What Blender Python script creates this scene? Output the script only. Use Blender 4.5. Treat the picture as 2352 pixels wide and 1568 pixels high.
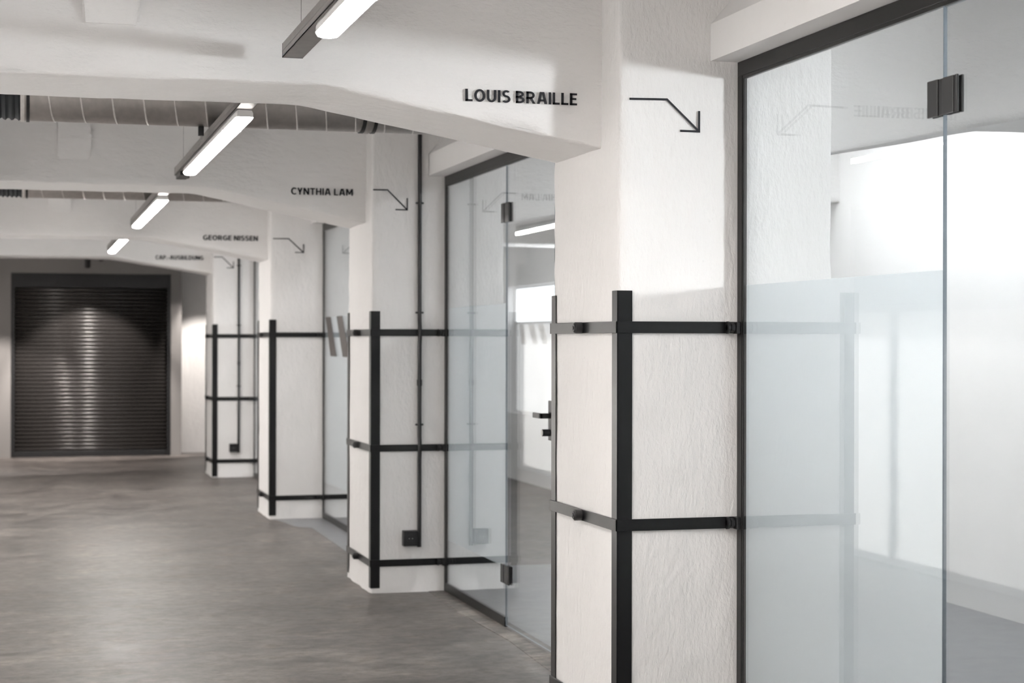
import bpy, bmesh, math, random
from mathutils import Vector, Matrix, noise

# ------------------------------------------------------------------ scene, camera, light, exposure
sc = bpy.context.scene
for o in list(bpy.data.objects):
    bpy.data.objects.remove(o)
C = sc.collection

cam_d = bpy.data.cameras.new('camera')
cam = bpy.data.objects.new('camera', cam_d)
C.objects.link(cam)
sc.camera = cam
cam_d.sensor_width = 36.0
cam_d.lens = 4000.0 / 2352.0 * 36.0
cam_d.clip_start = 0.05
YAW, PITCH, ROLL = 0.2728, -0.0003, 0.0018
fwd = Vector((math.sin(YAW) * math.cos(PITCH), math.cos(YAW) * math.cos(PITCH), math.sin(PITCH)))
rt = Vector((math.cos(YAW), -math.sin(YAW), 0))
up = rt.cross(fwd)
r2 = rt * math.cos(ROLL) + up * math.sin(ROLL)
u2 = -rt * math.sin(ROLL) + up * math.cos(ROLL)
cam.matrix_world = Matrix(((r2.x, u2.x, -fwd.x, 0.0), (r2.y, u2.y, -fwd.y, 0.0),
                           (r2.z, u2.z, -fwd.z, 1.5), (0, 0, 0, 1)))
cam_d.dof.use_dof = True
cam_d.dof.focus_distance = 6.0
cam_d.dof.aperture_fstop = 4.4

w = bpy.data.worlds.new('world')
sc.world = w
w.use_nodes = True
w.node_tree.nodes['Background'].inputs[0].default_value = (0.75, 0.85, 1.0, 1)
w.node_tree.nodes['Background'].inputs[1].default_value = 0.3

sc.view_settings.view_transform = 'Standard'
sc.view_settings.look = 'None'
sc.view_settings.gamma = 1.0
sc.view_settings.use_curve_mapping = False
sc.view_settings.exposure = 0.2

# strengths of the place's lights and of the added ones
LEDS = [16.0, 98.0, 24.0, 68.0, 105.0]           # suspended tube lamps, from behind the viewer to the far end
WINS = [340.0, 8.0, 20.0, 70.0, 2.5]             # high windows in the back wall of the rooms
ROOMS = [18.0, 42.0, 7.0, 6.0]                   # added unseen lamps that brighten the rooms
SPOTS = [330.0, 60.0, 260.0, 190.0]              # spotlights by the shutter
LEFTS = [900.0, 1600.0, 540.0, 560.0, 520.0]     # ceiling lamps in the rooms on the left
PANE_GLOW = 0.65                                    # glowing pane added low in the last room
ENTRY_FILL = 0.5                                      # added glowing entrance behind the viewer

# ------------------------------------------------------------------ measurements (metres)
A = 1.982                    # corridor face of the piers
PB = 2.80                    # room-side face of the piers
G = 2.426                    # corridor face of the glass partitions
N = [None, 5.721, 10.181, 14.622, 19.232]    # near faces of the piers
PW = 0.774                   # pier length along the corridor
ZT, ZB, ZM, ZL = 1.676, 1.569, 0.8815, 0.1984
REAR = 5.12                  # back wall of the rooms
LEFT = -0.75                 # left side of the corridor
LROOM = -3.3                 # far wall of the rooms on the left
END = 23.1
BACK = -5.0
CEIL = 2.95
RT_, RB_ = 2.4855, 2.4223    # top rail of the glass
FT, FB = 1.6975, 0.309       # frosted film


# ------------------------------------------------------------------ materials
def mat(name):
    m = bpy.data.materials.new(name)
    m.use_nodes = True
    nt = m.node_tree
    b = nt.nodes['Principled BSDF']
    return m, nt, b


def N_(nt, t, **kw):
    n = nt.nodes.new(t)
    for k, v in kw.items():
        setattr(n, k, v)
    return n


def coords(nt, scale=(1, 1, 1)):
    g = N_(nt, 'ShaderNodeNewGeometry')
    mp = N_(nt, 'ShaderNodeMapping')
    mp.inputs['Scale'].default_value = scale
    nt.links.new(g.outputs['Position'], mp.inputs['Vector'])
    return mp.outputs['Vector']


def noise_n(nt, vec, scale, detail=4, rough=0.55):
    n = N_(nt, 'ShaderNodeTexNoise')
    n.inputs['Scale'].default_value = scale
    n.inputs['Detail'].default_value = detail
    n.inputs['Roughness'].default_value = rough
    nt.links.new(vec, n.inputs['Vector'])
    return n.outputs['Fac']


def ramp(nt, fac, stops):
    r = N_(nt, 'ShaderNodeValToRGB')
    el = r.color_ramp.elements
    while len(el) > 1:
        el.remove(el[-1])
    el[0].position, el[0].color = stops[0][0], (*stops[0][1], 1)
    for p, c in stops[1:]:
        e = el.new(p)
        e.color = (*c, 1)
    nt.links.new(fac, r.inputs['Fac'])
    return r.outputs['Color']


def mixc(nt, fac, a, b, mode='MIX'):
    m = N_(nt, 'ShaderNodeMix', data_type='RGBA', blend_type=mode)
    for sock, v in ((m.inputs['Factor'], fac), (m.inputs['A'], a), (m.inputs['B'], b)):
        if isinstance(v, (int, float)):
            sock.default_value = v
        elif isinstance(v, tuple):
            sock.default_value = (*v, 1)
        else:
            nt.links.new(v, sock)
    return m.outputs['Result']


def bump(nt, b, h, strength, dist):
    n = N_(nt, 'ShaderNodeBump')
    n.inputs['Strength'].default_value = strength
    n.inputs['Distance'].default_value = dist
    nt.links.new(h, n.inputs['Height'])
    nt.links.new(n.outputs['Normal'], b.inputs['Normal'])


def plain(name, col, rough=0.5, metal=0.0, spec=0.5, grain=0.0, gs=60):
    m, nt, b = mat(name)
    b.inputs['Roughness'].default_value = rough
    b.inputs['Metallic'].default_value = metal
    b.inputs['Specular IOR Level'].default_value = spec
    v = coords(nt)
    f = noise_n(nt, v, gs, 3)
    c = ramp(nt, f, [(0.3, tuple(x * 0.92 for x in col)), (0.7, tuple(min(1, x * 1.06) for x in col))])
    nt.links.new(c, b.inputs['Base Color'])
    if grain:
        bump(nt, b, f, grain, 0.002)
    return m


def plaster(name, col, strength, dist, stretch=(1, 1, 0.45)):
    m, nt, b = mat(name)
    b.inputs['Roughness'].default_value = 0.72
    b.inputs['Specular IOR Level'].default_value = 0.25
    v = coords(nt)
    vs = coords(nt, stretch)
    big = noise_n(nt, v, 2.2, 5)
    c = ramp(nt, big, [(0.3, tuple(x * 0.965 for x in col)), (0.65, col)])
    spots = noise_n(nt, v, 34, 2, 0.4)
    dirt = ramp(nt, spots, [(0.75, (0, 0, 0)), (0.8, (1, 1, 1))])
    c = mixc(nt, mixc(nt, 0.25, (0, 0, 0), dirt), c, tuple(x * 0.8 for x in col))
    nt.links.new(c, b.inputs['Base Color'])
    mid = noise_n(nt, vs, 16, 6, 0.6)
    fine = noise_n(nt, vs, 85, 3, 0.5)
    mx = N_(nt, 'ShaderNodeMath', operation='MULTIPLY_ADD')
    mx.inputs[1].default_value = 0.28
    nt.links.new(fine, mx.inputs[0])
    nt.links.new(mid, mx.inputs[2])
    bump(nt, b, mx.outputs[0], strength, dist)
    return m


M = {}
M['plaster'] = plaster('plaster_white', (0.80, 0.785, 0.775), 0.85, 0.012)
M['plaster_beam'] = plaster('plaster_beam', (0.80, 0.785, 0.775), 0.75, 0.012, (0.45, 1, 1))
M['smooth'] = plaster('painted_wall', (0.80, 0.79, 0.785), 0.12, 0.004, (1, 1, 1))
M['panel'] = plaster('grey_wall_panel', (0.215, 0.205, 0.20), 0.05, 0.002, (1, 1, 1))
M['iron'] = plain('black_iron', (0.004, 0.004, 0.0045), 0.28, 0.0, 0.45, 0.05, 120)
M['black'] = plain('black_plastic', (0.008, 0.008, 0.009), 0.4, 0, 0.5)
M['frame'] = plain('black_aluminium', (0.005, 0.0047, 0.0046), 0.36, 0.0, 0.35)
M['vinyl'] = plain('dark_vinyl', (0.014, 0.014, 0.018), 0.6, 0, 0.3)
M['vinyl_grey'] = plain('grey_vinyl', (0.075, 0.065, 0.06), 0.6, 0, 0.3)
M['bar_reflection'] = plain('painted_bar_reflection', (0.80, 0.78, 0.765), 0.6, 0, 0.3)
M['steel'] = plain('galvanised_steel', (0.47, 0.45, 0.435), 0.40, 1.0, 0.5, 0.06, 30)
M['seam'] = plain('bright_seam', (0.72, 0.70, 0.68), 0.5, 1.0)
M['rail'] = plain('steel_rail', (0.33, 0.315, 0.305), 0.48, 1.0, 0.5, 0.04, 20)
M['flex'] = plain('dark_flexible_sleeve', (0.03, 0.033, 0.036), 0.7, 0, 0.3, 0.8, 30)
M['slat'] = plain('dark_slat', (0.026, 0.0235, 0.0225), 0.30, 0.0, 0.5)
M['chrome'] = plain('brushed_metal', (0.5, 0.49, 0.48), 0.35, 1.0)
M['edge'] = plain('glass_edge', (0.16, 0.19, 0.22), 0.3, 0, 0.5)


def floor_mat(name, base, light, dark, rough, spec):
    m, nt, b = mat(name)
    v = coords(nt)
    vx = coords(nt, (0.75, 1.0, 1))
    big = noise_n(nt, v, 1.1, 7, 0.66)
    c = ramp(nt, big, [(0.28, dark), (0.5, base), (0.74, light)])
    streak = noise_n(nt, vx, 5.0, 8, 0.72)
    s = ramp(nt, streak, [(0.38, (0.50, 0.49, 0.485)), (0.52, (1, 1, 1)), (0.64, (1.5, 1.47, 1.40))])
    c = mixc(nt, 0.8, c, mixc(nt, 1.0, c, s, 'MULTIPLY'))
    fine = noise_n(nt, vx, 15, 7, 0.75)
    f = ramp(nt, fine, [(0.38, (0.62, 0.62, 0.62)), (0.5, (1, 1, 1)), (0.62, (1.38, 1.37, 1.34))])
    c = mixc(nt, 0.8, c, mixc(nt, 1.0, c, f, 'MULTIPLY'))
    # pale scratches and chips
    vw = coords(nt, (0.9, 2.2, 1))
    sc_ = noise_n(nt, vw, 5.2, 8, 0.78)
    chip = ramp(nt, sc_, [(0.665, (0, 0, 0)), (0.72, (1, 1, 1))])
    c = mixc(nt, mixc(nt, 0.3, (0, 0, 0), chip), c, (0.36, 0.34, 0.31))
    nt.links.new(c, b.inputs['Base Color'])
    b.inputs['Specular IOR Level'].default_value = spec
    rr = ramp(nt, streak, [(0.3, (rough - .1,) * 3), (0.7, (rough + .12,) * 3)])
    nt.links.new(rr, b.inputs['Roughness'])
    bump(nt, b, fine, 0.12, 0.003)
    return m


M['floor'] = floor_mat('worn_concrete', (0.132, 0.117, 0.110), (0.195, 0.176, 0.165), (0.080, 0.070, 0.067), 0.46, 0.45)
M['floor_patch'] = plain('grey_screed', (0.20, 0.205, 0.215), 0.35, 0, 0.5, 0.1, 8)
M['floor_worn'] = floor_mat('worn_edge', (0.18, 0.163, 0.152), (0.27, 0.25, 0.23), (0.105, 0.093, 0.088), 0.6, 0.3)


def schlick(nt, r0):
    lw = N_(nt, 'ShaderNodeLayerWeight')
    lw.inputs['Blend'].default_value = 0.5
    p = N_(nt, 'ShaderNodeMath', operation='POWER')
    p.inputs[1].default_value = 5.0
    nt.links.new(lw.outputs['Facing'], p.inputs[0])
    ma = N_(nt, 'ShaderNodeMath', operation='MULTIPLY_ADD')
    ma.inputs[1].default_value = 1 - r0
    ma.inputs[2].default_value = r0
    nt.links.new(p.outputs[0], ma.inputs[0])
    return ma.outputs[0]


def glass(name, tint):
    m = bpy.data.materials.new(name)
    m.use_nodes = True
    nt = m.node_tree
    nt.nodes.clear()
    out = N_(nt, 'ShaderNodeOutputMaterial')
    tr = N_(nt, 'ShaderNodeBsdfTransparent')
    tr.inputs[0].default_value = (*tint, 1)
    gl = N_(nt, 'ShaderNodeBsdfGlossy')
    gl.inputs['Roughness'].default_value = 0.0
    gl.inputs['Color'].default_value = (0.97, 0.985, 1, 1)
    mx = N_(nt, 'ShaderNodeMixShader')
    nt.links.new(schlick(nt, 0.042), mx.inputs[0])
    nt.links.new(tr.outputs[0], mx.inputs[1])
    nt.links.new(gl.outputs[0], mx.inputs[2])
    nt.links.new(mx.outputs[0], out.inputs[0])
    return m


def film(name, col, clear):
    m = bpy.data.materials.new(name)
    m.use_nodes = True
    nt = m.node_tree
    nt.nodes.clear()
    out = N_(nt, 'ShaderNodeOutputMaterial')
    tr = N_(nt, 'ShaderNodeBsdfTransparent')
    tr.inputs[0].default_value = (0.93, 0.97, 1, 1)
    df = N_(nt, 'ShaderNodeBsdfDiffuse')
    df.inputs[0].default_value = (*col, 1)
    tl = N_(nt, 'ShaderNodeBsdfTranslucent')
    tl.inputs[0].default_value = (*col, 1)
    m1 = N_(nt, 'ShaderNodeMixShader')
    m1.inputs[0].default_value = 0.5
    nt.links.new(df.outputs[0], m1.inputs[1])
    nt.links.new(tl.outputs[0], m1.inputs[2])
    m2 = N_(nt, 'ShaderNodeMixShader')
    m2.inputs[0].default_value = clear
    nt.links.new(m1.outputs[0], m2.inputs[1])
    nt.links.new(tr.outputs[0], m2.inputs[2])
    nt.links.new(m2.outputs[0], out.inputs[0])
    return m


M['glass'] = glass('clear_glass', (0.962, 0.975, 0.977))
M['film_left'] = film('frosted_glass_left', (0.90, 0.90, 0.895), 0.0)
M['film'] = film('frosted_film', (0.80, 0.815, 0.82), 0.40)


def emit(name, col, s):
    m = bpy.data.materials.new(name)
    m.use_nodes = True
    nt = m.node_tree
    nt.nodes.clear()
    out = N_(nt, 'ShaderNodeOutputMaterial')
    e = N_(nt, 'ShaderNodeEmission')
    e.inputs[0].default_value = (*col, 1)
    e.inputs[1].default_value = s
    nt.links.new(e.outputs[0], out.inputs[0])
    return m


for i_, e_ in enumerate(LEDS):
    M['led%d' % i_] = emit('tube_light_%d' % i_, (1.0, 0.955, 0.915), e_)


# ------------------------------------------------------------------ mesh helpers
def link(name, me, m, parent=None):
    if isinstance(me, bmesh.types.BMesh):
        d = bpy.data.meshes.new(name)
        me.to_mesh(d)
        me.free()
        me = d
    if m is not None and not me.materials:
        me.materials.append(M[m] if isinstance(m, str) else m)
    o = bpy.data.objects.new(name, me)
    C.objects.link(o)
    if parent:
        o.parent = parent
    return o


def tag(o, label=None, cat=None, group=None, kind=None):
    if label: o['label'] = label
    if cat: o['category'] = cat
    if group: o['group'] = group
    if kind: o['kind'] = kind
    return o


def empty(name, loc=(0, 0, 0)):
    o = bpy.data.objects.new(name, None)
    o.location = loc
    C.objects.link(o)
    return o


def add_box(bm, x0, x1, y0, y1, z0, z1, bev=0.0, off=(0, 0, 0)):
    ret = bmesh.ops.create_cube(bm, size=1.0)
    vs = ret['verts']
    for v in vs:
        v.co = Vector((x0 + (v.co.x + .5) * (x1 - x0) - off[0], y0 + (v.co.y + .5) * (y1 - y0) - off[1],
                       z0 + (v.co.z + .5) * (z1 - z0) - off[2]))
    if bev:
        es = list({e for v in vs for e in v.link_edges})
        bmesh.ops.bevel(bm, geom=es, offset=bev, segments=2, affect='EDGES', profile=0.5)


def box(name, x0, x1, y0, y1, z0, z1, m, parent=None, bev=0.0):
    """a box mesh; coordinates are world ones, the parent's location is taken off"""
    off = parent_loc(parent)
    bm = bmesh.new()
    add_box(bm, x0, x1, y0, y1, z0, z1, bev, off)
    return link(name, bm, m, parent)


def parent_loc(p):
    l = Vector((0, 0, 0))
    while p:
        l += p.location
        p = p.parent
    return l


def add_cyl(bm, p0, p1, r, seg=16, r1=None, cap=True):
    p0, p1 = Vector(p0), Vector(p1)
    d = p1 - p0
    L = d.length
    q = d.to_track_quat('Z', 'Y').to_matrix().to_4x4()
    mt = Matrix.Translation((p0 + p1) / 2) @ q
    bmesh.ops.create_cone(bm, cap_ends=cap, cap_tris=False, segments=seg, radius1=r, radius2=r if r1 is None else r1,
                          depth=L, matrix=mt)


def smooth(o, ang=40):
    for p in o.data.polygons:
        p.use_smooth = True
    bm = bmesh.new()
    bm.from_mesh(o.data)
    for e in bm.edges:
        if len(e.link_faces) == 2 and e.calc_face_angle(0) > math.radians(ang):
            e.smooth = False
    bm.to_mesh(o.data)
    bm.free()


def cyl(name, p0, p1, r, m, parent=None, seg=16, r1=None):
    off = parent_loc(parent)
    bm = bmesh.new()
    add_cyl(bm, Vector(p0) - off, Vector(p1) - off, r, seg, r1)
    o = link(name, bm, m, parent)
    smooth(o)
    return o


def grid_mesh(rings, closed_ring=True):
    """rings: list of equally long point lists"""
    n = len(rings[0])
    vs = [p for r in rings for p in r]
    fs = []
    for i in range(len(rings) - 1):
        for j in range(n if closed_ring else n - 1):
            a, b = i * n + j, i * n + (j + 1) % n
            fs.append((a, b, b + n, a + n))
    return vs, fs


def nz(p, s, seed=0.0):
    return noise.noise(Vector((p[0] * s + seed, p[1] * s + seed * 1.7, p[2] * s - seed)))


# ------------------------------------------------------------------ the setting
def slab(name, x0, x1, y0, y1, z0, z1, m, label=None, parent=None):
    o = box(name, x0, x1, y0, y1, z0, z1, m, parent)
    if not parent:
        tag(o, label, kind='structure')
    return o


floor = slab('floor', LROOM - .2, REAR + .2, BACK - .2, 24.2, -0.15, 0.0, 'floor', 'worn grey-brown concrete floor of the corridor')
ceiling = slab('ceiling', LROOM - .2, REAR + .2, BACK - .2, 24.2, CEIL, CEIL + .2, 'smooth', 'white painted ceiling slab above the beams')
slab('wall_left', LROOM - .2, LROOM, BACK, 24.0, 0, CEIL, 'smooth', 'white back wall of the rooms on the left')
slab('wall_back', LROOM - .2, REAR + .2, BACK - .2, BACK, 0, CEIL, 'smooth', 'white wall behind the viewer')
slab('wall_right', G, G + .15, BACK, 2.0, 0, CEIL, 'smooth', 'white corridor wall before the first glass front')
slab('wall_end', LROOM, REAR, END + .5, END + .7, 0, CEIL, 'plaster', 'rough white plaster end wall beside the shutter')

# grey smooth panel round the shutter, stands proud of the rough end wall
bm = bmesh.new()
SX0, SX1, SZ = -0.171, 1.838, 2.36
add_box(bm, LROOM, SX0, END, END + .5, 0, CEIL)
add_box(bm, SX1, 1.975, END, END + .5, 0, CEIL)
add_box(bm, SX0, SX1, END, END + .5, SZ, CEIL)
tag(link('wall_shutter', bm, 'panel'), 'smooth grey wall panel framing the black roller shutter', kind='structure')

# unseen glowing entrance added behind the viewer to light the near end
ent = empty('door_5', (.4, BACK, 0))
tag(ent, 'glowing entrance added behind the viewer as fill light', kind='structure')
for x0 in (-.55, .75):
    box('pane', x0, x0 + 1.2, BACK + .012, BACK + .02, .12, 2.3, emit('added_entrance_glow', (.93, .965, 1.0), ENTRY_FILL), ent)
for q in ((-.62, -.54, 0, 2.38), (.66, .74, 0, 2.38), (1.96, 2.04, 0, 2.38), (-.62, 2.04, 2.3, 2.38), (-.62, 2.04, .02, .11)):
    box('door_frame', q[0], q[1], BACK + .004, BACK + .06, q[2], q[3], 'frame', ent)

# rear wall of the rooms with a row of high windows
WZ0, WZ1 = 1.69, 2.09
wins = [(2.05, 3.05, WINS[0], 1.80), (6.75, 7.35, WINS[1], WZ0), (11.2, 11.8, WINS[2], WZ0), (15.4, 16.1, WINS[3], WZ0), (16.55, 18.55, WINS[4], .72)]
bm = bmesh.new()
add_box(bm, REAR, REAR + .2, 4.0, END + .5, WZ1, CEIL)
add_box(bm, REAR, REAR + .2, BACK, 4.0, 2.34, CEIL)
add_box(bm, REAR, REAR + .2, BACK, 2.05, WZ1, 2.34)
add_box(bm, REAR, REAR + .2, 3.05, 4.0, WZ1, 2.34)
yy = BACK
for a_, b_, _, z_ in wins:
    add_box(bm, REAR, REAR + .2, yy, a_, 0, WZ1)
    add_box(bm, REAR, REAR + .2, a_, b_, 0, z_)
    yy = b_
add_box(bm, REAR, REAR + .2, yy, END + .5, 0, WZ1)
tag(link('wall_rear', bm, 'smooth'), 'white back wall of the rooms behind the glass', kind='structure')
for i, (y0, y1, s, z0) in enumerate(wins):
    wn = empty('window_%d' % (i + 1), (REAR + .1, (y0 + y1) / 2, z0))
    tag(wn, 'bright window in the back wall of the rooms, number %s from the front' % ['one', 'two', 'three', 'four', 'five'][i], kind='structure')
    off = wn.location
    zb, zt = (z0, 2.34) if i == 0 else (WZ0, WZ1)
    px0, py0, py1, pz0, pz1 = (REAR + 1.05, 1.25, 1.95, 1.87, 2.25) if i == 0 else (REAR + .12, y0 + .02, y1 - .02, zb + .02, zt - .02)
    if i == 0:
        for q in ((.2, 1.3, .9, 3.2, 1.70, 1.79), (.2, 1.3, .9, 3.2, 2.35, 2.44), (.2, 1.3, .8, .9, 1.70, 2.44), (.2, 1.3, 3.2, 3.3, 1.70, 2.44), (1.2, 1.3, .9, 3.2, 1.79, 2.35)):
            box('added_light_tunnel', REAR + q[0], REAR + q[1], q[2], q[3], q[4], q[5], 'smooth', wn)  # unseen tunnel added so the window light falls flatter
    box('pane', px0, px0 + .01, py0, py1, pz0, pz1, emit('daylight_pane_%d' % i, (0.95, 0.975, 1.0), s), wn)
    fr = [(y0, y1, zb, zb + .02), (y0, y1, zt - .02, zt), (y0, y0 + .02, zb + .02, zt - .02), (y1 - .02, y1, zb + .02, zt - .02)]
    if z0 < WZ0:
        box('frosted_pane', REAR + .12, REAR + .13, y0 + .02, y1 - .02, z0 + .02, WZ0 - .002, emit('added_pane_glow', (1.0, 1.0, 1.0), PANE_GLOW), wn)  # glowing pane added to whiten the view through the second door
        fr += [(y0, y1, z0, z0 + .02), (y0, y0 + .02, z0 + .02, WZ0), (y1 - .02, y1, z0 + .02, WZ0)]
        for ta, tb, ba, bb in ((18.42, 18.26, 18.34, 18.16), (18.06, 17.86, 17.90, 17.70), (17.70, 17.50, 17.53, 17.33), (17.05, 16.75, 17.05, 16.98)):
            b2 = bmesh.new()
            q = [b2.verts.new(Vector((xx, y_, z_)) - off) for xx in (REAR + .1185, REAR + .118) for y_, z_ in ((ta, 1.68), (tb, 1.68), (bb, 1.466), (ba, 1.466))]
            b2.faces.new(q[:4]); b2.faces.new(list(reversed(q[4:])))
            for j in range(4):
                b2.faces.new((q[j], q[(j + 1) % 4], q[(j + 1) % 4 + 4], q[j + 4]))
            bmesh.ops.recalc_face_normals(b2, faces=b2.faces)
            link('vinyl_bar', b2, 'bar_reflection', wn)  # pale bars imitate the reflected slanted bars of the left side
    b2 = bmesh.new()
    for q in fr:
        add_box(b2, REAR + .1, REAR + .15, *q, off=off)
    link('window_frame', b2, 'smooth', wn)

# grey smooth screed in front of the third glass front, and worn strip along the second
def flat_poly(name, pts, z, m, parent):
    bm = bmesh.new()
    lo = [bm.verts.new((x, y, -.002)) for x, y in pts]
    hi = [bm.verts.new((x, y, z)) for x, y in pts]
    bm.faces.new(hi)
    for i in range(len(pts)):
        j = (i + 1) % len(pts)
        bm.faces.new((lo[i], lo[j], hi[j], hi[i]))
    bmesh.ops.recalc_face_normals(bm, faces=bm.faces)
    return link(name, bm, m, parent)


fp = flat_poly('floor_screed', [(2.01, 14.61), (G, 14.61), (G, 10.96), (2.19, 10.96), (2.205, 12.2), (2.22, 13.85), (2.10, 14.0), (2.07, 14.3)], 0.003, 'floor_patch', floor)
fr = flat_poly('floor_room', [(G + .06, BACK + .01), (REAR - .005, BACK + .01), (REAR - .005, 11.2), (G + .06, 11.2)], 0.002, 'floor_patch', floor)
fr['label'] = 'smooth grey floor of the rooms behind the glass'
fp['label'] = 'smooth blue-grey screed patch by the third glass front'
fw = flat_poly('floor_worn_strip', [(2.33, 10.17), (G, 10.17), (G, 6.5), (2.32, 6.5), (2.30, 7.6), (2.335, 8.4), (2.31, 9.3)], 0.0025, 'floor_worn', floor)
fw['label'] = 'pale worn strip of concrete along the glass front'


# ------------------------------------------------------------------ piers with iron corner guards
def pier_mesh(y0, seed):
    x0, x1, y1 = A, PB, y0 + PW
    r = 0.016
    st = 0.03
    per = []                                                    # perimeter points + outward normals
    def side(ax, ay, bx, by, nx, ny):
        L = math.hypot(bx - ax, by - ay)
        k = max(2, int(L / st))
        for i in range(k + 1):
            t = i / k
            per.append((ax + (bx - ax) * t, ay + (by - ay) * t, nx, ny))
    side(x0 + r, y0, x1 - r, y0, 0, -1)
    per.append((x1 - r * .3, y0 + r * .3, .7, -.7))
    side(x1, y0 + r, x1, y1 - r, 1, 0)
    per.append((x1 - r * .3, y1 - r * .3, .7, .7))
    side(x1 - r, y1, x0 + r, y1, 0, 1)
    per.append((x0 + r * .3, y1 - r * .3, -.7, .7))
    side(x0, y1 - r, x0, y0 + r, -1, 0)
    per.append((x0 + r * .3, y0 + r * .3, -.7, -.7))
    zs = []
    z = -0.01
    while z < CEIL:
        zs.append(z)
        z += st
    zs.append(CEIL)
    rings = []
    for z in zs:
        R = []
        for x, y, nx, ny in per:
            p = (x, y, z)
            d = 0.0035 * nz(p, 2.3, seed) + 0.0022 * nz(p, 8, seed) + 0.001 * nz(p, 22, seed)
            if abs(nx) + abs(ny) > 1.2 or min(abs(x - x0), abs(x - x1)) + min(abs(y - y0), abs(y - y1)) < 0.035:
                d += 0.0035 * nz(p, 14, seed + 3) - 0.0015
            d -= 0.002
            if z < 0.1:
                d += 0.010 * (0.1 - z) / 0.1 * (0.6 + nz(p, 7, seed))
            R.append((x + nx * d, y + ny * d, z))
        rings.append(R)
    vs, fs = grid_mesh(rings)
    me = bpy.data.meshes.new('pier')
    me.from_pydata(vs, [], [tuple(reversed(f)) for f in fs] if False else fs)
    me.update()
    return me


pier_lab = ['', 'nearest white plaster pier with black iron corner guards',
            'second white pier from the viewer, with black conduit and socket',
            'third white pier from the viewer, with only two iron straps',
            'farthest white pier with iron guards, next to the roller shutter']
T = 0.004      # iron thickness
for k in (1, 2, 3, 4):
    n = N[k]
    t = empty('concrete_pier', ((A + PB) / 2, n + PW / 2, 0))
    tag(t, pier_lab[k], 'pillar', 'plaster piers along the corridor')
    off = t.location
    body = link('pier_body', pier_mesh(n, k * 5.3), 'plaster', t)
    body.data.transform(Matrix.Translation(-off))
    for p in body.data.polygons:
        p.use_smooth = True
    # angle irons on the two corridor corners
    for yy, s in ((n, 1), (n + PW, -1)):
        bm = bmesh.new()
        z0 = 0.03 if k < 4 else 0.01
        zt = ZT
        L = 0.052
        y_a, y_b = sorted((yy - s * T, yy + s * 0.0005))
        add_box(bm, A - T, A + L, y_a, y_b, z0, zt, 0.0012, off)
        y_a, y_b = sorted((yy - s * T, yy + s * L))
        add_box(bm, A - T - .0002, A + .0005, y_a, y_b, z0, zt, 0.0012, off)
        link('corner_guard', bm, 'iron', t)
    # straps round the pier
    H = 0.041
    for bi, zt in enumerate((ZB, ZM, ZL)):
        if k == 3 and bi == 1:
            continue
        z0, z1 = zt - H, zt
        o1 = 2 * T + .001
        bm = bmesh.new()
        add_box(bm, A - o1, (PB - .02) if bi == 2 else G + .02, n - o1, n - T + .0004, z0, z1, 0.001, off)
        add_box(bm, A - o1, A - T + .0004, n - o1, n + PW + o1, z0, z1, 0.001, off)
        add_box(bm, A - o1, G + .02, n + PW + T - .0004, n + PW + o1, z0, z1, 0.001, off)
        strap = link('strap', bm, 'iron', t)
        # knob-headed bolt on the corridor side
        zc, yb = (z0 + z1) / 2, n + .385
        bm = bmesh.new()
        add_cyl(bm, Vector((A - o1 + .002, yb, zc)) - off, Vector((A - .034, yb, zc)) - off, 0.021, 20)
        add_cyl(bm, Vector((A - .033, yb, zc)) - off, Vector((A - .040, yb, zc)) - off, 0.020, 20, 0.014)
        add_cyl(bm, Vector((A - .039, yb, zc)) - off, Vector((A - .043, yb, zc)) - off, 0.007, 6)
        bo = link('bolt', bm, 'black', strap)
        smooth(bo)
        # threaded clamp beside the glass frame
        bm = bmesh.new()
        yc = n - .020
        add_cyl(bm, Vector((2.380, yc, zc)) - off, Vector((2.424, yc, zc)) - off, 0.011, 12)
        add_cyl(bm, Vector((2.380, yc, zc)) - off, Vector((2.388, yc, zc)) - off, 0.022, 14)
        add_cyl(bm, Vector((2.394, yc, zc)) - off, Vector((2.406, yc, zc)) - off, 0.018, 6)
        add_box(bm, 2.410, 2.4245, n - .042, n - .006, zc - .022, zc + .020, 0.002, off)
        link('clamp', bm, 'black', strap)


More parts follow.
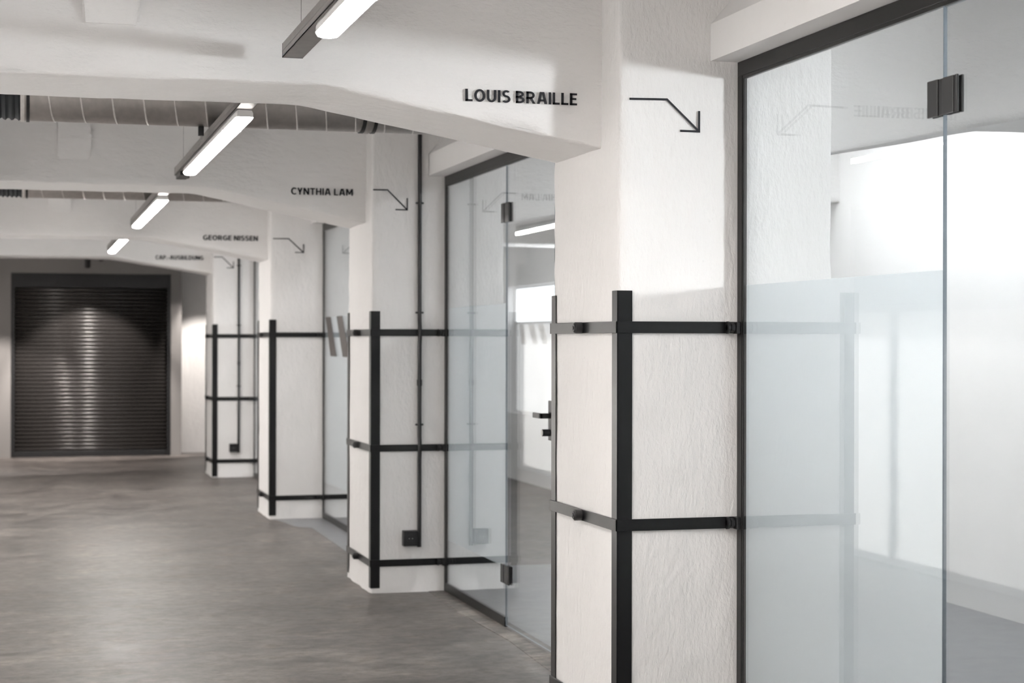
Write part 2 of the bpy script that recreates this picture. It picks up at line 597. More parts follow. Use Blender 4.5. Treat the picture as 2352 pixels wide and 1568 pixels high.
# ------------------------------------------------------------------ beams
def beam_mesh(y0, y1, zk, xk, zj, seed, xa, xb):
    nx = int((xb - xa) / .04)
    xs = [xa + (xb - xa) * i / nx for i in range(nx + 1)]
    xm = (A + PB) / 2

    def soff(x):
        if x > xm:
            x = 2 * xm - x
        if x <= xk - .04:
            return zk
        if x >= A:
            return zj
        t = (x - xk) / (A - xk)
        z = zk + (zj - zk) * max(0, t)
        if x < xk + .04:                                       # soft kink
            u = (x - (xk - .04)) / .08
            z = zk + (zj - zk) * (.04 / (A - xk)) * u * u
        return z
    rings = []
    r = 0.012
    for x in xs:
        zb = soff(x)
        pts = []
        nzs = 16
        for i in range(nzs + 1):
            pts.append((y0, CEIL - (CEIL - zb - r) * (i / nzs) ** 0.85, -1, 0))
        pts.append((y0 + r * .3, zb + r * .3, -.7, -.7))
        for i in range(15):
            pts.append((y0 + r + (y1 - y0 - 2 * r) * i / 14, zb, 0, -1))
        pts.append((y1 - r * .3, zb + r * .3, .7, -.7))
        for i in range(13):
            pts.append((y1, zb + r + (CEIL - zb - r) * i / 12, 1, 0))
        R = []
        for y, z, ny, nzz in pts:
            p = (x, y, z)
            d = 0.004 * nz(p, 1.7, seed) + 0.0022 * nz(p, 7, seed) + .001 * nz(p, 20, seed) - .003
            if abs(ny) + abs(nzz) > 1.2:
                d += 0.009 * nz(p, 11, seed + 2) + 0.006 * nz(p, 24, seed) - 0.003
            R.append((x, y + ny * d, z + nzz * d))
        rings.append(R)
    vs, fs = grid_mesh(rings, False)
    me = bpy.data.meshes.new('beam')
    me.from_pydata(vs, [], fs)
    me.update()
    return me


BE = 0.185
beams = {1: (2.372, .985, 2.186), 2: (2.404, 1.00, 2.208), 3: (2.360, 1.0, 2.182), 4: (2.400, .92, 2.236)}
beam_lab = ['', 'nearest haunched white ceiling beam', 'second haunched white ceiling beam, behind the first duct',
            'third haunched white ceiling beam, behind the second duct', 'farthest haunched white ceiling beam before the shutter']
for k in (1, 2, 3, 4):
    y0 = N[k] + BE
    y1 = y0 + .555
    zk, xk, zj = beams[k]
    t = empty('ceiling_beam', (0, y0, zk))
    tag(t, beam_lab[k], 'beam', 'ceiling beams across the corridor')
    for xa, xb in ((LEFT, A + .004), (PB - .004, REAR)):
        b = link('beam_body', beam_mesh(y0, y1, zk, xk, zj, 40 + k * 3.1, xa, xb), 'plaster_beam', t)
        b.data.transform(Matrix.Translation(-t.location))
        for p in b.data.polygons:
            p.use_smooth = True
    # plaster pad on the beam face
    bm = bmesh.new()
    add_box(bm, .180, .366, y0 - .050, y0 + .02, 2.66, CEIL, 0, t.location)
    add_box(bm, .180, .366, y0 - .050, y0 + .02, 2.535, 2.66, 0, t.location)
    bmesh.ops.remove_doubles(bm, verts=bm.verts, dist=.0005)
    for v in bm.verts:
        if v.co.z + zk < 2.56 and v.co.y < 0:
            v.co.y = -.001
    bmesh.ops.bevel(bm, geom=[e for e in bm.edges if len(e.link_faces) == 2], offset=.012, segments=2, affect='EDGES')
    link('plaster_pad', bm, 'plaster_beam', t)

# ------------------------------------------------------------------ lintels, glass fronts and doors
spans = {1: (2.0, N[1]), 2: (N[1] + PW, N[2]), 3: (N[2] + PW, N[3]), 4: (N[3] + PW, N[4])}
ordn = ['', 'nearest', 'second', 'third', 'farthest']


def pane_mesh(x0, x1, y0, y1, z0, z1, off):
    bm = bmesh.new()
    add_box(bm, x0, x1, y0, y1, z0, z1, 0, off)
    me = bpy.data.meshes.new('pane')
    bm.normal_update()
    for f in bm.faces:
        f.material_index = 0 if abs(f.normal.x) > .9 else 1
    bm.to_mesh(me)
    bm.free()
    me.materials.append(M['glass'])
    me.materials.append(M['edge'])
    return me


GX0, GX1 = G + .004, G + .013
FD = .017                    # depth of the frame profiles
for k in (1, 2, 3, 4):
    y0, y1 = spans[k]
    # lintel with splayed upper edge
    bm = bmesh.new()
    prof = [(2.327, RT_ + .002), (2.327, 2.618), (2.405, 2.708), (2.43, CEIL + .01), (2.62, CEIL + .01), (2.62, RT_ + .002)]
    va = [bm.verts.new((x, y0 - .02, z)) for x, z in prof]
    vb = [bm.verts.new((x, y1 + .02, z)) for x, z in prof]
    bm.faces.new(va)
    bm.faces.new(list(reversed(vb)))
    for i in range(len(prof)):
        j = (i + 1) % len(prof)
        bm.faces.new((va[i], vb[i], vb[j], va[j]))
    bmesh.ops.recalc_face_normals(bm, faces=bm.faces)
    tag(link('trim_%d' % k, bm, 'smooth'), 'white lintel above the %s glass front' % ordn[k], kind='structure')

    t = empty('glass_partition', (G, (y0 + y1) / 2, 0))
    tag(t, ['', 'nearest fixed glass front with black frame and tall frosted film',
            'second glass front with black frame, frosted beside its clear door',
            'third glass front, its frosted film marked with dark slanted bars',
            'farthest narrow-looking glass front beside the last pier'][k], 'glass partition', 'glass fronts between the piers')
    off = t.location
    seam = [0, 4.288, 8.803, 13.22, 17.83][k]
    lock = seam - .87
    ye = y1 - .004
    # frame
    bm = bmesh.new()
    add_box(bm, G, G + FD, y0 + .004, ye, RB_ + .012, RT_, .001, off)
    add_box(bm, G + .002, G + FD - .002, y0 + .004, ye, RB_, RB_ + .0125, .0008, off)
    link('top_rail', bm, 'frame', t)
    bm = bmesh.new()
    add_box(bm, G, G + FD, ye - .040, ye, 0, RB_ + .012, .001, off)
    add_box(bm, G + .002, G + FD - .002, ye - .050, ye - .039, 0, RB_, .0008, off)
    link('jamb', bm, 'frame', t)
    bm = bmesh.new()
    add_box(bm, G, G + FD, y0 + .004, y0 + .05, 0, RB_ + .012, .001, off)
    link('jamb', bm, 'frame', t)
    box('bottom_rail', G, G + FD, seam + .004, ye - .040, 0, .053, 'frame', t, .001)
    box('bottom_rail', G, G + FD, y0 + .05, lock - .006, 0, .053, 'frame', t, .001)
    p1 = link('pane', pane_mesh(GX0, GX1, seam + .003, ye - .03, .03, RB_ + .006, off), None, t)
    p2 = link('pane', pane_mesh(GX0, GX1, y0 + .03, lock - .004, .03, RB_ + .006, off), None, t)
    f1 = box('frosted_film', GX1 + .0006, GX1 + .0010, seam + .003, ye - .051, FB, FT, 'film', p1)
    f1['label'] = 'milky frosted film on the lower pane'
    f2 = box('frosted_film', GX1 + .0006, GX1 + .0010, y0 + .05, lock - .006, FB, FT, 'film', p2)
    if k == 3:
        for j, (ta, tb, ba, bb) in enumerate(((14.484, 14.246, 14.243, 13.951), (13.954, 13.693, 13.670, 13.362))):
            bm = bmesh.new()
            x = GX0 - .0008
            q = [bm.verts.new(Vector((xx, yy, zz)) - off) for xx in (x, x - .0006) for yy, zz in ((ta, FT), (tb, FT), (bb, 1.372), (ba, 1.372))]
            bm.faces.new(q[:4]); bm.faces.new(list(reversed(q[4:])))
            for i in range(4):
                bm.faces.new((q[i], q[(i + 1) % 4], q[(i + 1) % 4 + 4], q[i + 4]))
            bmesh.ops.recalc_face_normals(bm, faces=bm.faces)
            link('vinyl_bar', bm, 'vinyl_grey', p1)['label'] = 'dark grey slanted bar'

    # the glass door
    d = empty('door_%d' % k, (G, seam, 0))
    tag(d, 'frameless clear glass door of the %s glass front' % ordn[k], kind='structure')
    off = d.location
    link('pane', pane_mesh(GX0, GX1, lock, seam - .003, .010, RB_ - .004, off), None, d)
    for z0, z1 in ((2.122, 2.224), (.228, .325)):
        bm = bmesh.new()
        for xs in ((GX0 - .007, GX0 - .0005), (GX1 + .0005, GX1 + .007)):
            add_box(bm, xs[0], xs[1], seam + .022, seam + .080, z0, z1, .002, off)
            add_box(bm, xs[0], xs[1], seam - .062, seam - .004, z0, z1, .002, off)
            add_box(bm, xs[0], xs[1], seam - .082, seam - .068, z0, z1, .002, off)
            xa, xb = (xs[0] + .003, xs[1]) if xs[0] < GX0 else (xs[0], xs[1] - .003)
            add_box(bm, xa, xb, seam - .080, seam + .030, z0 + .001, z1 - .001, 0, off)
        link('hinge', bm, 'black', d)
    # lever handle and lock cylinder
    ly = lock + .035
    for sgn, xf in ((-1, GX0 - .0005), (1, GX1 + .0005)):
        xa, xb = sorted((xf, xf + sgn * .012))
        h = box('handle_plate', xa, xb, ly - .028, ly + .028, 1.025, 1.215, 'frame', d, .002)
        bm = bmesh.new()
        a_, b_ = sorted((xf + sgn * .01, xf + sgn * .062))
        add_box(bm, a_, b_, ly - .011, ly + .011, 1.130, 1.155, .002, off)
        a_, b_ = sorted((xf + sgn * .050, xf + sgn * .062))
        add_box(bm, a_, b_, ly - .011, ly + .125, 1.130, 1.155, .002, off)
        link('lever', bm, 'frame', h)
        kc = cyl('lock_cylinder', (xf + sgn * .01, ly, 1.062), (xf + sgn * .05, ly, 1.062), .017, 'black', h, 18)
        cyl('lock_face', (xf + sgn * .05, ly, 1.062), (xf + sgn * .052, ly, 1.062), .015, 'chrome', h, 18)

# ------------------------------------------------------------------ left side: frosted glass fronts of lit rooms
lspans = {0: (BACK, 1.0), 1: (2.1, 6.1), 2: (6.1, 10.57), 3: (10.57, 15.0), 4: (15.0, 19.6)}
bm = bmesh.new()
add_box(bm, LEFT - .22, LEFT, 1.0, 2.1, 0, CEIL)
add_box(bm, LEFT - .22, LEFT, 19.6, END + .01, 0, CEIL)  # unseen far piece added to keep left-room light off the end panel
for k in range(5):
    add_box(bm, LEFT - .22, LEFT, lspans[k][0], lspans[k][1], 1.752, CEIL)
tag(link('wall_corridor_left', bm, 'smooth'), 'white pillars and lintels of the left corridor side, far end added to block light', kind='structure')
lord = ['behind the viewer', 'nearest to the viewer', 'second from the viewer', 'third from the viewer', 'farthest from the viewer']
for k in range(5):
    y0, y1 = lspans[k]
    t = empty('frosted_glazing', (LEFT - .08, (y0 + y1) / 2, 0))
    tag(t, 'bright frosted glass front on the left corridor side, ' + lord[k], 'glass partition', 'frosted glass fronts on the left')
    for q in ((y0 + .004, y0 + .05, 0, 1.75), (y1 - .05, y1 - .004, 0, 1.75), ((y0 + y1) / 2 - .006, (y0 + y1) / 2 + .006, .05, 1.70), (y0 + .05, y1 - .05, 0, .05), (y0 + .05, y1 - .05, 1.70, 1.75)):
        box('frame_bar', LEFT - .03, LEFT + .004, q[0], q[1], q[2], q[3], 'smooth', t)
    for q in ((y0 + .05, (y0 + y1) / 2 - .006), ((y0 + y1) / 2 + .006, y1 - .05)):
        box('frosted_pane', LEFT - .012, LEFT - .004, q[0], q[1], .05, 1.70, 'film_left', t)
    if k == 4:
        for j, (ta, tb, ba, bb) in enumerate(((17.85, 17.60, 17.65, 17.40), (17.35, 17.10, 17.15, 16.90), (16.85, 16.62, 16.65, 16.42), (16.3, 15.9, 16.2, 16.15))):
            q8 = [Vector((xx, yy, zz)) - t.location for xx in (LEFT - .003, LEFT - .0025) for yy, zz in ((ta, 1.68), (tb, 1.68), (bb, 1.47), (ba, 1.47))]
            bm = bmesh.new()
            q = [bm.verts.new(v) for v in q8]
            bm.faces.new(q[:4]); bm.faces.new(list(reversed(q[4:])))
            for i in range(4):
                bm.faces.new((q[i], q[(i + 1) % 4], q[(i + 1) % 4 + 4], q[i + 4]))
            bmesh.ops.recalc_face_normals(bm, faces=bm.faces)
            link('vinyl_bar', bm, 'vinyl_grey', t)['label'] = 'dark grey slanted bar'
    xx = -2.0
    t = empty('unseen_room_lamp', (xx, (y0 + y1) / 2, CEIL - .06))
    tag(t, 'long ceiling lamp in the left room ' + lord[k], 'lamp', 'ceiling lamps in the left rooms')
    box('lamp_body', xx - .09, xx + .09, y0 + .3, y1 - .3, CEIL - .045, CEIL - .001, 'smooth', t, .004)
    box('diffuser', xx - .08, xx + .08, y0 + .32, y1 - .32, CEIL - .06, CEIL - .044, emit('left_room_light_%d' % k, (1.0, 0.975, 0.95), LEFTS[k]), t, .004)


# ------------------------------------------------------------------ wall lettering and arrows
def glyph(ch):
    """bold sans capital, cap height 1: list of flat polygons and its advance width"""
    V, Hh = .215, .165
    P = []

    def bar(x0, x1, y, w=Hh):
        P.append([(x0, y - w / 2), (x1, y - w / 2), (x1, y + w / 2), (x0, y + w / 2)])

    def stem(x, y0=0.0, y1=1.0, w=V):
        P.append([(x - w / 2, y0), (x + w / 2, y0), (x + w / 2, y1), (x - w / 2, y1)])

    def diag(x0, y0, x1, y1, w=.23):
        P.append([(x0 - w / 2, y0), (x0 + w / 2, y0), (x1 + w / 2, y1), (x1 - w / 2, y1)])

    def arc(cx, cy, rx, ry, a0, a1, wx=V, wy=Hh, n=18):
        for i in range(n):
            t0, t1 = (math.radians(a0 + (a1 - a0) * q / n) for q in (i, i + 1))
            f = lambda t, ax, ay: (cx + ax * math.cos(t), cy + ay * math.sin(t))
            P.append([f(t0, rx - wx, ry - wy), f(t0, rx, ry), f(t1, rx, ry), f(t1, rx - wx, ry - wy)])
    h = V / 2
    if ch == 'L': stem(h); bar(0, .60, Hh / 2); w = .61
    elif ch == 'I': stem(h); w = V
    elif ch == 'E': stem(h); bar(0, .61, Hh / 2); bar(0, .55, .52); bar(0, .61, 1 - Hh / 2); w = .62
    elif ch == 'O': arc(.46, .5, .46, .52, 0, 360, n=40); w = .92
    elif ch == 'C': arc(.46, .5, .46, .52, 48, 312, n=30); w = .76
    elif ch == 'G': arc(.46, .5, .46, .52, 50, 335, n=30); bar(.50, .86, .45, .15); stem(.765, .08, .52, .19); w = .87
    elif ch == 'U': stem(h, .36, 1); stem(.79 - h, .36, 1); arc(.395, .38, .395, .40, 180, 360, n=24); w = .79
    elif ch == 'S':
        arc(.37, .735, .34, .285, 35, 270, .20, .155, 20); arc(.34, .29, .37, .31, 90, -145, .21, .155, 20); w = .71
    elif ch == 'B':
        stem(h); bar(0, .34, 1 - Hh / 2); bar(0, .36, .52, .14); bar(0, .36, Hh / 2)
        arc(.32, .745, .36, .255, -90, 90, .20, Hh); arc(.34, .275, .40, .275, -90, 90, .21, Hh); w = .75
    elif ch == 'P': stem(h); bar(0, .36, 1 - Hh / 2); bar(0, .36, .44, .155); arc(.34, .68, .39, .32, -90, 90, .21, .16); w = .73
    elif ch == 'R':
        stem(h); bar(0, .36, 1 - Hh / 2); bar(0, .36, .46, .155); arc(.34, .69, .38, .31, -90, 90, .21, .16); diag(.66, 0, .36, .50, .24); w = .78
    elif ch == 'D': stem(h); bar(0, .36, 1 - Hh / 2); bar(0, .36, Hh / 2); arc(.34, .5, .48, .5, -90, 90, n=24); w = .83
    elif ch == 'A': diag(.115, 0, .355, 1); diag(.745, 0, .505, 1); bar(.20, .66, .30, .15); w = .86
    elif ch == 'Y': diag(.375, .36, .115, 1); diag(.375, .36, .635, 1); stem(.375, 0, .44); w = .75
    elif ch == 'N': stem(h); stem(.80 - h); diag(.80 - h, 0, h, 1, .24); w = .80
    elif ch == 'T': bar(0, .70, 1 - Hh / 2); stem(.35); w = .70
    elif ch == 'H': stem(h); stem(.78 - h); bar(.1, .68, .52); w = .78
    elif ch == 'M': stem(h, 0, 1, .20); stem(.98 - h, 0, 1, .20); diag(.49, .22, .13, 1, .22); diag(.49, .22, .85, 1, .22); w = .98
    elif ch == '.': stem(h, 0, .21); w = V
    elif ch == '-': bar(.02, .36, .38, .15); w = .38
    else: w = .20
    return P, w


def lettering(text, x0, x1, zb, zt, y, label):
    t = empty('wall_lettering', ((x0 + x1) / 2, y, zb))
    tag(t, label, 'lettering', 'room names on the beams')
    gap = .125
    lay, x = [], 0.0
    for ch in text:
        P, w = glyph(ch)
        lay.append((x, P))
        x += w + gap
    k = (x1 - x0) / (x - gap)
    kz = zt - zb
    for gx, P in lay:
        if not P:
            continue
        bm = bmesh.new()
        for poly in P:
            pts = [((gx + px) * k + x0 - t.location.x, pz * kz) for px, pz in poly]
            f = [bm.verts.new((px, -.0012, pz)) for px, pz in pts]
            g = [bm.verts.new((px, 0, pz)) for px, pz in pts]
            bm.faces.new(f)
            bm.faces.new(list(reversed(g)))
            for i in range(4):
                j = (i + 1) % 4
                bm.faces.new((f[j], f[i], g[i], g[j]))
        bmesh.ops.recalc_face_normals(bm, faces=bm.faces)
        link('letter', bm, 'vinyl', t)


YL = BE - .004
lettering('LOUIS BRAILLE', 1.480, 1.890, 2.3375, 2.3800, N[1] + YL, 'dark name lettering on the nearest beam')
lettering('CYNTHIA LAM', 1.528, 1.902, 2.372, 2.4125, N[2] + YL, 'dark name lettering on the second beam')
lettering('GEORGE NISSEN', 1.442, 1.902, 2.344, 2.3855, N[3] + YL, 'dark name lettering on the third beam')
lettering('CAP.-AUSBILDUNG', 1.377, 1.896, 2.386, 2.431, N[4] + YL, 'blurred dark lettering on the farthest beam')


def stroke(bm, pts, wd, y):
    """mitred flat stroke in the xz plane"""
    L, Rr = [], []
    for i, p in enumerate(pts):
        p = Vector(p)
        d0 = (p - Vector(pts[i - 1])).normalized() if i else None
        d1 = (Vector(pts[i + 1]) - p).normalized() if i < len(pts) - 1 else None
        d0 = d0 or d1
        d1 = d1 or d0
        n0, n1 = Vector((-d0.y, d0.x)), Vector((-d1.y, d1.x))
        m = (n0 + n1).normalized()
        s = wd / 2 / max(.3, m.dot(n0))
        L.append(p + m * s)
        Rr.append(p - m * s)
    for i in range(len(pts) - 1):
        q = [L[i], L[i + 1], Rr[i + 1], Rr[i]]
        f = [bm.verts.new((v.x, y, v.y)) for v in q]
        g = [bm.verts.new((v.x, y + .0012, v.y)) for v in q]
        bm.faces.new(f)
        bm.faces.new(list(reversed(g)))
        for a_ in range(4):
            b_ = (a_ + 1) % 4
            bm.faces.new((f[b_], f[a_], g[a_], g[b_]))


def arrow(k, p0, p1, p2, hz, hx, label, wd):
    y = N[k] - .0035
    t = empty('direction_arrow', (p0[0], y, p2[1]))
    tag(t, label, 'arrow', 'direction arrows on the piers')
    off = Vector((t.location.x, t.location.z))
    s = lambda p: (p[0] - off.x, p[1] - off.y)
    bm = bmesh.new()
    stroke(bm, [s(p0), s(p1), s(p2)], wd, 0)
    bmesh.ops.recalc_face_normals(bm, faces=bm.faces)
    link('shaft', bm, 'vinyl', t)
    bm = bmesh.new()
    stroke(bm, [s((p2[0], hz)), s(p2), s((hx, p2[1]))], wd, -.0003)
    bmesh.ops.recalc_face_normals(bm, faces=bm.faces)
    link('arrowhead', bm, 'vinyl', t)


arrow(1, (2.022, 2.342), (2.161, 2.345), (2.281, 2.237), 2.309, 2.210, 'dark bent arrow on the nearest pier', .0075)
arrow(2, (1.990, 2.396), (2.077, 2.397), (2.197, 2.281), 2.351, 2.125, 'dark bent arrow on the second pier', .0075)
arrow(3, (2.006, 2.355), (2.138, 2.357), (2.263, 2.242), 2.311, 2.19, 'dark bent arrow on the third pier', .0075)
arrow(4, (1.990, 2.413), (2.081, 2.414), (2.204, 2.296), 2.366, 2.132, 'blurred bent arrow on the farthest pier', .0085)

# ------------------------------------------------------------------ conduits with sockets
for k, lab in ((2, 'second'), (4, 'farthest')):
    y = N[k]
    xc = 2.2705 if k == 2 else 2.262
    t = empty('conduit', (xc, y, .27))
    tag(t, 'thin black vertical conduit pipe on the %s pier' % lab, 'conduit', 'conduits on the piers')
    off = t.location
    # pipe jumps over the straps
    path = [(CEIL, .016), (1.62, .016), (1.58, .024), (1.51, .024), (1.47, .016), (.935, .016), (.895, .024), (.83, .024), (.79, .016), (.27, .016)]
    rings = []
    for z, d in path:
        rings.append([(.0125 * math.cos(a_ * math.pi / 6), -d + .0125 * math.sin(a_ * math.pi / 6), z - .27) for a_ in range(12)])
    vs, fs = grid_mesh(rings)
    fs += [tuple(range(11, -1, -1)), tuple(len(vs) - 12 + i for i in range(12))]
    me = bpy.data.meshes.new('pipe')
    me.from_pydata(vs, [], fs)
    o = link('pipe', me, 'black', t)
    smooth(o)
    for z in (2.322, 1.668, 1.0):
        bm = bmesh.new()
        add_cyl(bm, (0, -.016, z - .27 - .006), (0, -.016, z - .27 + .006), .0155, 14)
        add_box(bm, -.024, .024, -.020, -.006, z - .27 - .005, z - .27 + .005, .001)
        link('clip', bm, 'black', t)
    cyl('coupler', (xc, y - .016, 1.232), (xc, y - .016, 1.268), .0155, 'black', t, 14)
    # socket box
    s = empty('wall_socket', (xc - .055, y, .277))
    tag(s, 'small black square wall socket on the %s pier' % lab, 'socket', 'sockets on the piers')
    o2 = s.location
    x0, x1, z0, z1 = xc - .102, xc - .0145, .279, .370
    box('socket_box', x0, x1, y - .048, y - .001, z0, z1, 'black', s, .003)
    bm = bmesh.new()
    cx, cz = (x0 + x1) / 2, (z0 + z1) / 2
    add_cyl(bm, Vector((cx, y - .0475, cz)) - o2, Vector((cx, y - .0505, cz)) - o2, .024, 24)
    f = link('socket_ring', bm, 'black', s)
    smooth(f)
    bm = bmesh.new()
    for dx in (-.0095, .0095):
        add_cyl(bm, Vector((cx + dx, y - .050, cz)) - o2, Vector((cx + dx, y - .0512, cz)) - o2, .003, 10)
    link('socket_hole', bm, 'chrome', s)


# ------------------------------------------------------------------ ducts
def duct(y, zc, lab, r=.14):
    t = empty('air_duct', (0, y, zc))
    tag(t, lab, 'duct', 'spiral ducts between the beams')
    # steel tube
    ring = lambda x, rr: [(x, rr * math.cos(a_ * math.pi / 20), rr * math.sin(a_ * math.pi / 20)) for a_ in range(40)]
    vs, fs = grid_mesh([ring(x, r) for x in (-.02, .5, 1.0, 1.56, 1.57, 2.325)])
    me = bpy.data.meshes.new('tube')
    me.from_pydata(vs, [], fs)
    o = link('duct_tube', me, 'steel', t)
    smooth(o)
    # helical seam
    rings = []
    pitch = .139
    x = .05
    st = 24
    nturn = int((2.3 - x) / pitch)
    for i in range(nturn * st):
        a_ = 2 * math.pi * i / st + 1.2
        cx = x + pitch * i / st
        c = Vector((cx, math.cos(a_) * r, math.sin(a_) * r))
        n = Vector((0, math.cos(a_), math.sin(a_)))
        rings.append([tuple(c + Vector((-.0035, 0, 0))), tuple(c + n * .003 + Vector((-.002, 0, 0))), tuple(c + n * .003 + Vector((.002, 0, 0))), tuple(c + Vector((.0035, 0, 0)))])
    vs, fs = grid_mesh(rings, False)
    me = bpy.data.meshes.new('seam')
    me.from_pydata(vs, [], fs)
    o = link('spiral_seam', me, 'seam', t)
    # clamp rings
    for x, wd, m in ((-.012, .018, 'seam'), (.012, .014, 'black'), (1.545, .018, 'black'), (1.572, .014, 'steel'), (1.60, .016, 'black')):
        vs, fs = grid_mesh([ring(x - wd / 2, r), ring(x - wd / 2, r + .006), ring(x + wd / 2, r + .006), ring(x + wd / 2, r)])
        me = bpy.data.meshes.new('ring')
        me.from_pydata(vs, [], fs)
        o = link('clamp_ring', me, m, t)
        smooth(o, 30)
    # flexible sleeve to the left wall
    rings = []
    for i in range(90):
        x = -.02 - i * (LEFT * -1 - .02) / 89
        rings.append(ring(x, r - .004 + .006 * math.sin(i * 1.7) + .003 * nz((x, y, 0), 6)))
    vs, fs = grid_mesh(rings)
    me = bpy.data.meshes.new('sleeve')
    me.from_pydata(vs, [], fs)
    o = link('flexible_sleeve', me, 'flex', t)
    o['label'] = 'dark flexible duct sleeve'
    smooth(o, 60)


duct(8.2, 2.635, 'nearer galvanised spiral air duct behind the nearest beam')
duct(12.66, 2.637, 'farther galvanised spiral air duct behind the second beam')


# ------------------------------------------------------------------ suspended tube lamps
def lamp(y_rail0, y_rail1, y0, y1, label, led, hanger=False):
    X0, X1, ZR = .822, .890, 2.440
    t = empty('tube_lamp', ((X0 + X1) / 2, (y_rail0 + y_rail1) / 2, ZR))
    tag(t, label, 'lamp', 'suspended tube lamps along the corridor')
    off = t.location
    # steel carrier rail: open channel
    bm = bmesh.new()
    H = .046
    add_box(bm, X0, X1, y_rail0, y_rail1, ZR, ZR + .003, 0, off)
    add_box(bm, X0, X0 + .002, y_rail0, y_rail1, ZR, ZR + H, 0, off)
    add_box(bm, X1 - .002, X1, y_rail0, y_rail1, ZR, ZR + H, 0, off)
    add_box(bm, X0 - .0012, X0 + .001, y_rail0, y_rail1, ZR + .020, ZR + .022, 0, off)
    link('carrier_rail', bm, 'rail', t)
    bm = bmesh.new()
    add_box(bm, X0 - .0005, X1 + .0005, y_rail1 - .002, y_rail1 + .0015, ZR - .0008, ZR + .0035, 0, off)
    add_box(bm, X0 - .0005, X0 + .003, y_rail1 - .002, y_rail1 + .0015, ZR, ZR + H, 0, off)
    link('rail_edge', bm, 'black', t)
    # opaque housing above, luminous lens with tapered ends below
    xc, hw, hh = (X0 + X1) / 2 + .006, .037, .042
    zt = ZR - .002
    stations = ((y0, .86), (y0 + .02, .97), (y0 + .035, 1), (y1 - .06, 1), (y1 - .014, 1), (y1, .92))

    def shell(name, prof, m):
        rings = [[(xc + px * hw * s_ - off.x, y - off.y, zt + pz * hh - off.z) for px, pz in prof] for y, s_ in stations]
        vs, fs = grid_mesh(rings)
        n = len(prof)
        fs += [tuple(range(n)), tuple(len(vs) - 1 - i for i in range(n))]
        bm = bmesh.new()
        vv = [bm.verts.new(v) for v in vs]
        for f in fs:
            bm.faces.new([vv[i] for i in f])
        bmesh.ops.recalc_face_normals(bm, faces=bm.faces)
        return link(name, bm, m, t)
    shell('lamp_housing', ((-.85, 0), (-1, -.25), (-1, -.66), (1, -.66), (1, -.25), (.85, 0)), 'smooth')
    tube = shell('light_lens', ((-1, -.67), (-.8, -.92), (-.35, -1), (.35, -1), (.8, -.92), (1, -.67)), led)
    tube.data.materials.append(M['smooth'])
    for p in tube.data.polygons:
        if p.normal.y > .9 or p.normal.z > .5:
            p.material_index = 1
    for yy in (y0 + (y1 - y0) * .2, y0 + (y1 - y0) * .78):
        box('lens_clip', xc - hw - .006, xc - hw + .002, yy - .02, yy + .02, ZR - .034, ZR - .018, 'smooth', tube, .002)
        box('lens_clip', xc + hw - .002, xc + hw + .005, yy - .02, yy + .02, ZR - .034, ZR - .018, 'smooth', tube, .002)
    # wires
    for yy in (y_rail1 - .2, y_rail0 + .2):
        cyl('suspension_wire', (xc - .008, yy, ZR), (xc - .008, yy, CEIL), .0007, 'iron', t, 6)
    if hanger:
        # black end connector and hanger strap near the duct
        bm = bmesh.new()
        add_box(bm, X0 + .006, X1 - .004, y_rail1 - .30, y_rail1 - .02, ZR - .024, ZR - .0005, .003, off)
        add_box(bm, X1 - .010, X1 + .008, y_rail1 - .10, y_rail1 - .04, ZR - .020, ZR + .012, .003, off)
        link('connector', bm, 'black', t)


lamp(-3.2, .95, -2.2, .35, 'tube lamp behind the viewer', 'led0')
lamp(1.9, 5.775, 2.55, 5.12, 'nearest hanging tube lamp on a steel rail, cut by the top edge', 'led1')
lamp(6.55, 10.09, 7.12, 9.58, 'second hanging tube lamp, in front of the nearer duct', 'led2', True)
lamp(11.05, 14.43, 11.5, 14.22, 'third hanging tube lamp, in front of the farther duct', 'led3', True)
lamp(15.5, 18.54, 16.02, 18.36, 'farthest and smallest hanging tube lamp', 'led4', True)

# hanger strap from the nearer duct to the second lamp
hs = empty('duct_hanger', (.79, 8.2, 2.45))
tag(hs, 'small black hanger block below the nearer duct, beside the second lamp', 'hanger')
box('hanger_block', .776, .801, 8.188, 8.212, 2.452, 2.496, 'black', hs, .002)
cyl('hanger_rod', (.790, 8.2, 2.43), (.790, 8.2, 2.453), .005, 'chrome', hs, 8)

# unseen lamps added above the lintel line to brighten rear wall and film
for i, (xx, y0, y1) in enumerate(((4.5, 1.0, 5.2), (4.35, 6.6, 10.25), (3.0, 11.3, 14.3), (3.0, 15.8, 18.8))):
    t = empty('unseen_room_lamp', (xx, (y0 + y1) / 2, CEIL - .06))
    tag(t, 'added unseen ceiling lamp in the room behind the %s glass front' % ordn[i + 1], 'lamp', 'added lamps in the rooms')
    box('lamp_body', xx - .07, xx + .07, y0, y1, CEIL - .045, CEIL - .001, 'smooth', t, .004)
    box('diffuser', xx - .06, xx + .06, y0 + .02, y1 - .02, CEIL - .06, CEIL - .044, emit('added_room_light_%d' % i, (0.97, 0.985, 1.0), ROOMS[i]), t, .004)

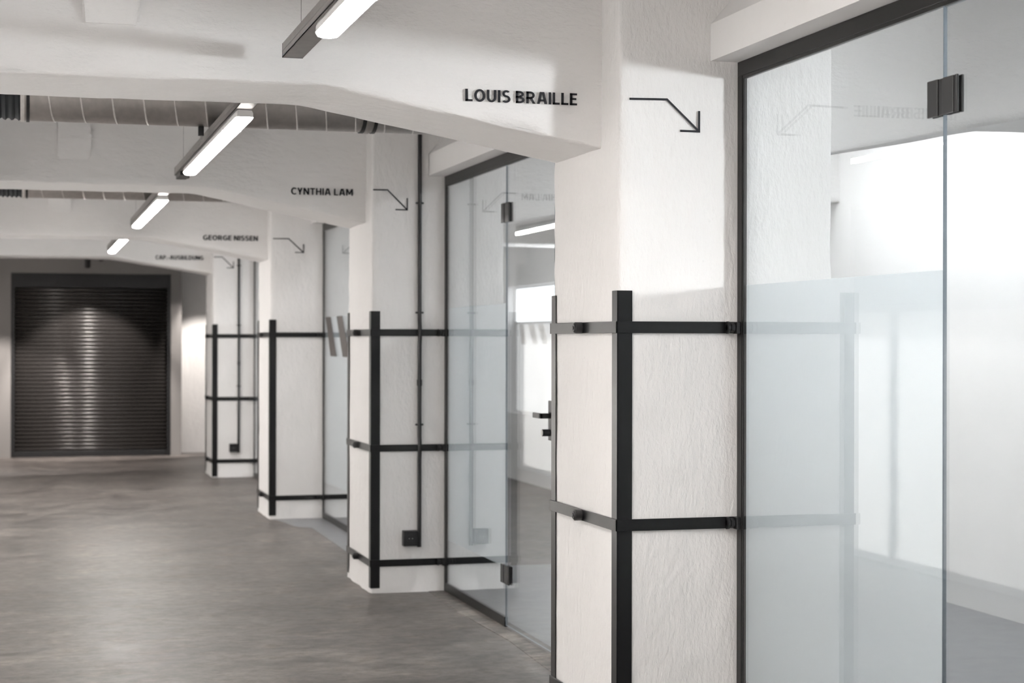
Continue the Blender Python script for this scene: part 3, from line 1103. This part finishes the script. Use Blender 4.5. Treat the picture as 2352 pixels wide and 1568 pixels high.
# ------------------------------------------------------------------ roller shutter
t = empty('roller_shutter', ((SX0 + SX1) / 2, END, 0))
tag(t, 'black horizontal-slat roller shutter in the end wall', 'shutter')
off = t.location
HB = 2.175
box('shutter_box', SX0 + .002, SX1 - .002, END + .012, END + .3, HB, SZ - .001, 'black', t, .004)
box('guide_rail', SX0 + .002, SX0 + .048, END + .010, END + .10, 0.0, HB, 'black', t, .002)
box('guide_rail', SX1 - .048, SX1 - .002, END + .010, END + .10, 0.0, HB, 'black', t, .002)
box('bottom_bar', SX0 + .05, SX1 - .05, END + .032, END + .075, .003, .075, 'black', t, .004)
ns = 42
ph = (HB - .077) / ns
bm = bmesh.new()
w2 = (SX1 - SX0) / 2 - .046
prof = [(0.0, -.5), (-.004, -.44), (-.0095, -.30), (-.0125, -.10), (-.0125, .10), (-.0095, .28), (-.004, .40), (0.0, .45), (.010, .45), (.010, -.5)]
va = [bm.verts.new((-w2, y, z * ph)) for y, z in prof]
vb = [bm.verts.new((w2, y, z * ph)) for y, z in prof]
bm.faces.new(va)
bm.faces.new(list(reversed(vb)))
for i in range(len(prof)):
    j = (i + 1) % len(prof)
    bm.faces.new((va[i], vb[i], vb[j], va[j]))
bmesh.ops.recalc_face_normals(bm, faces=bm.faces)
sm = bpy.data.meshes.new('slat')
bm.to_mesh(sm)
bm.free()
sm.materials.append(M['slat'])
for p in sm.polygons:
    p.use_smooth = abs(p.normal.x) < .5 and p.normal.y < .3
for i in range(ns):
    s = bpy.data.objects.new('slat', sm)
    C.objects.link(s)
    s.parent = t
    s.location = (0, .05, .077 + (i + .5) * ph)


# ------------------------------------------------------------------ spotlights at the end of the corridor
def spot(x, y, z, tgt, label, energy, ang, blend=.35):
    t = empty('spotlight', (x, y, z))
    tag(t, label, 'spotlight', 'spotlights above the shutter')
    d = (Vector(tgt) - Vector((x, y, z))).normalized()
    c = Vector((x, y, z))
    bm = bmesh.new()
    a0, a1 = -d * .075, d * .055
    add_cyl(bm, a0, a1, .041, 20, cap=False)
    add_cyl(bm, a0, a0 + d * .004, .041, 20)
    add_cyl(bm, d * .02, a1, .036, 20, cap=False)
    o = link('lamp_housing', bm, 'black', t)
    smooth(o)
    bm = bmesh.new()
    add_cyl(bm, (0, 0, .03), (0, 0, CEIL - z - .03), .008, 10)
    add_box(bm, -.03, .03, -.05, .05, CEIL - z - .035, CEIL - z, .003)
    link('bracket', bm, 'black', t)
    ld = bpy.data.lights.new('spot_light', 'SPOT')
    ld.energy = energy
    ld.spot_size = math.radians(ang)
    ld.spot_blend = blend
    ld.shadow_soft_size = .025
    ld.color = (1.0, .93, .87)
    lo = bpy.data.objects.new('spot_light', ld)
    C.objects.link(lo)
    lo.parent = t
    lo.location = d * .058
    lo.rotation_euler = d.to_track_quat('-Z', 'Y').to_euler()


spot(.725, 21.6, 2.435, (.78, 23.1, .80), 'black cylindrical spotlight hanging above the shutter', SPOTS[0], 62)
spot(.88, 22.0, 2.53, (2.75, 23.6, 1.1), 'black spotlight tilted sideways, half hidden by the farthest beam', SPOTS[1], 26)
spot(2.36, 22.5, 2.60, (2.25, 23.6, .7), 'black spotlight grazing the rough end wall behind the farthest pier', SPOTS[3], 54, .6)
spot(-.62, 22.0, 2.52, (-.25, 22.2, 0), 'black spotlight left of the shutter', SPOTS[2], 92, .3)
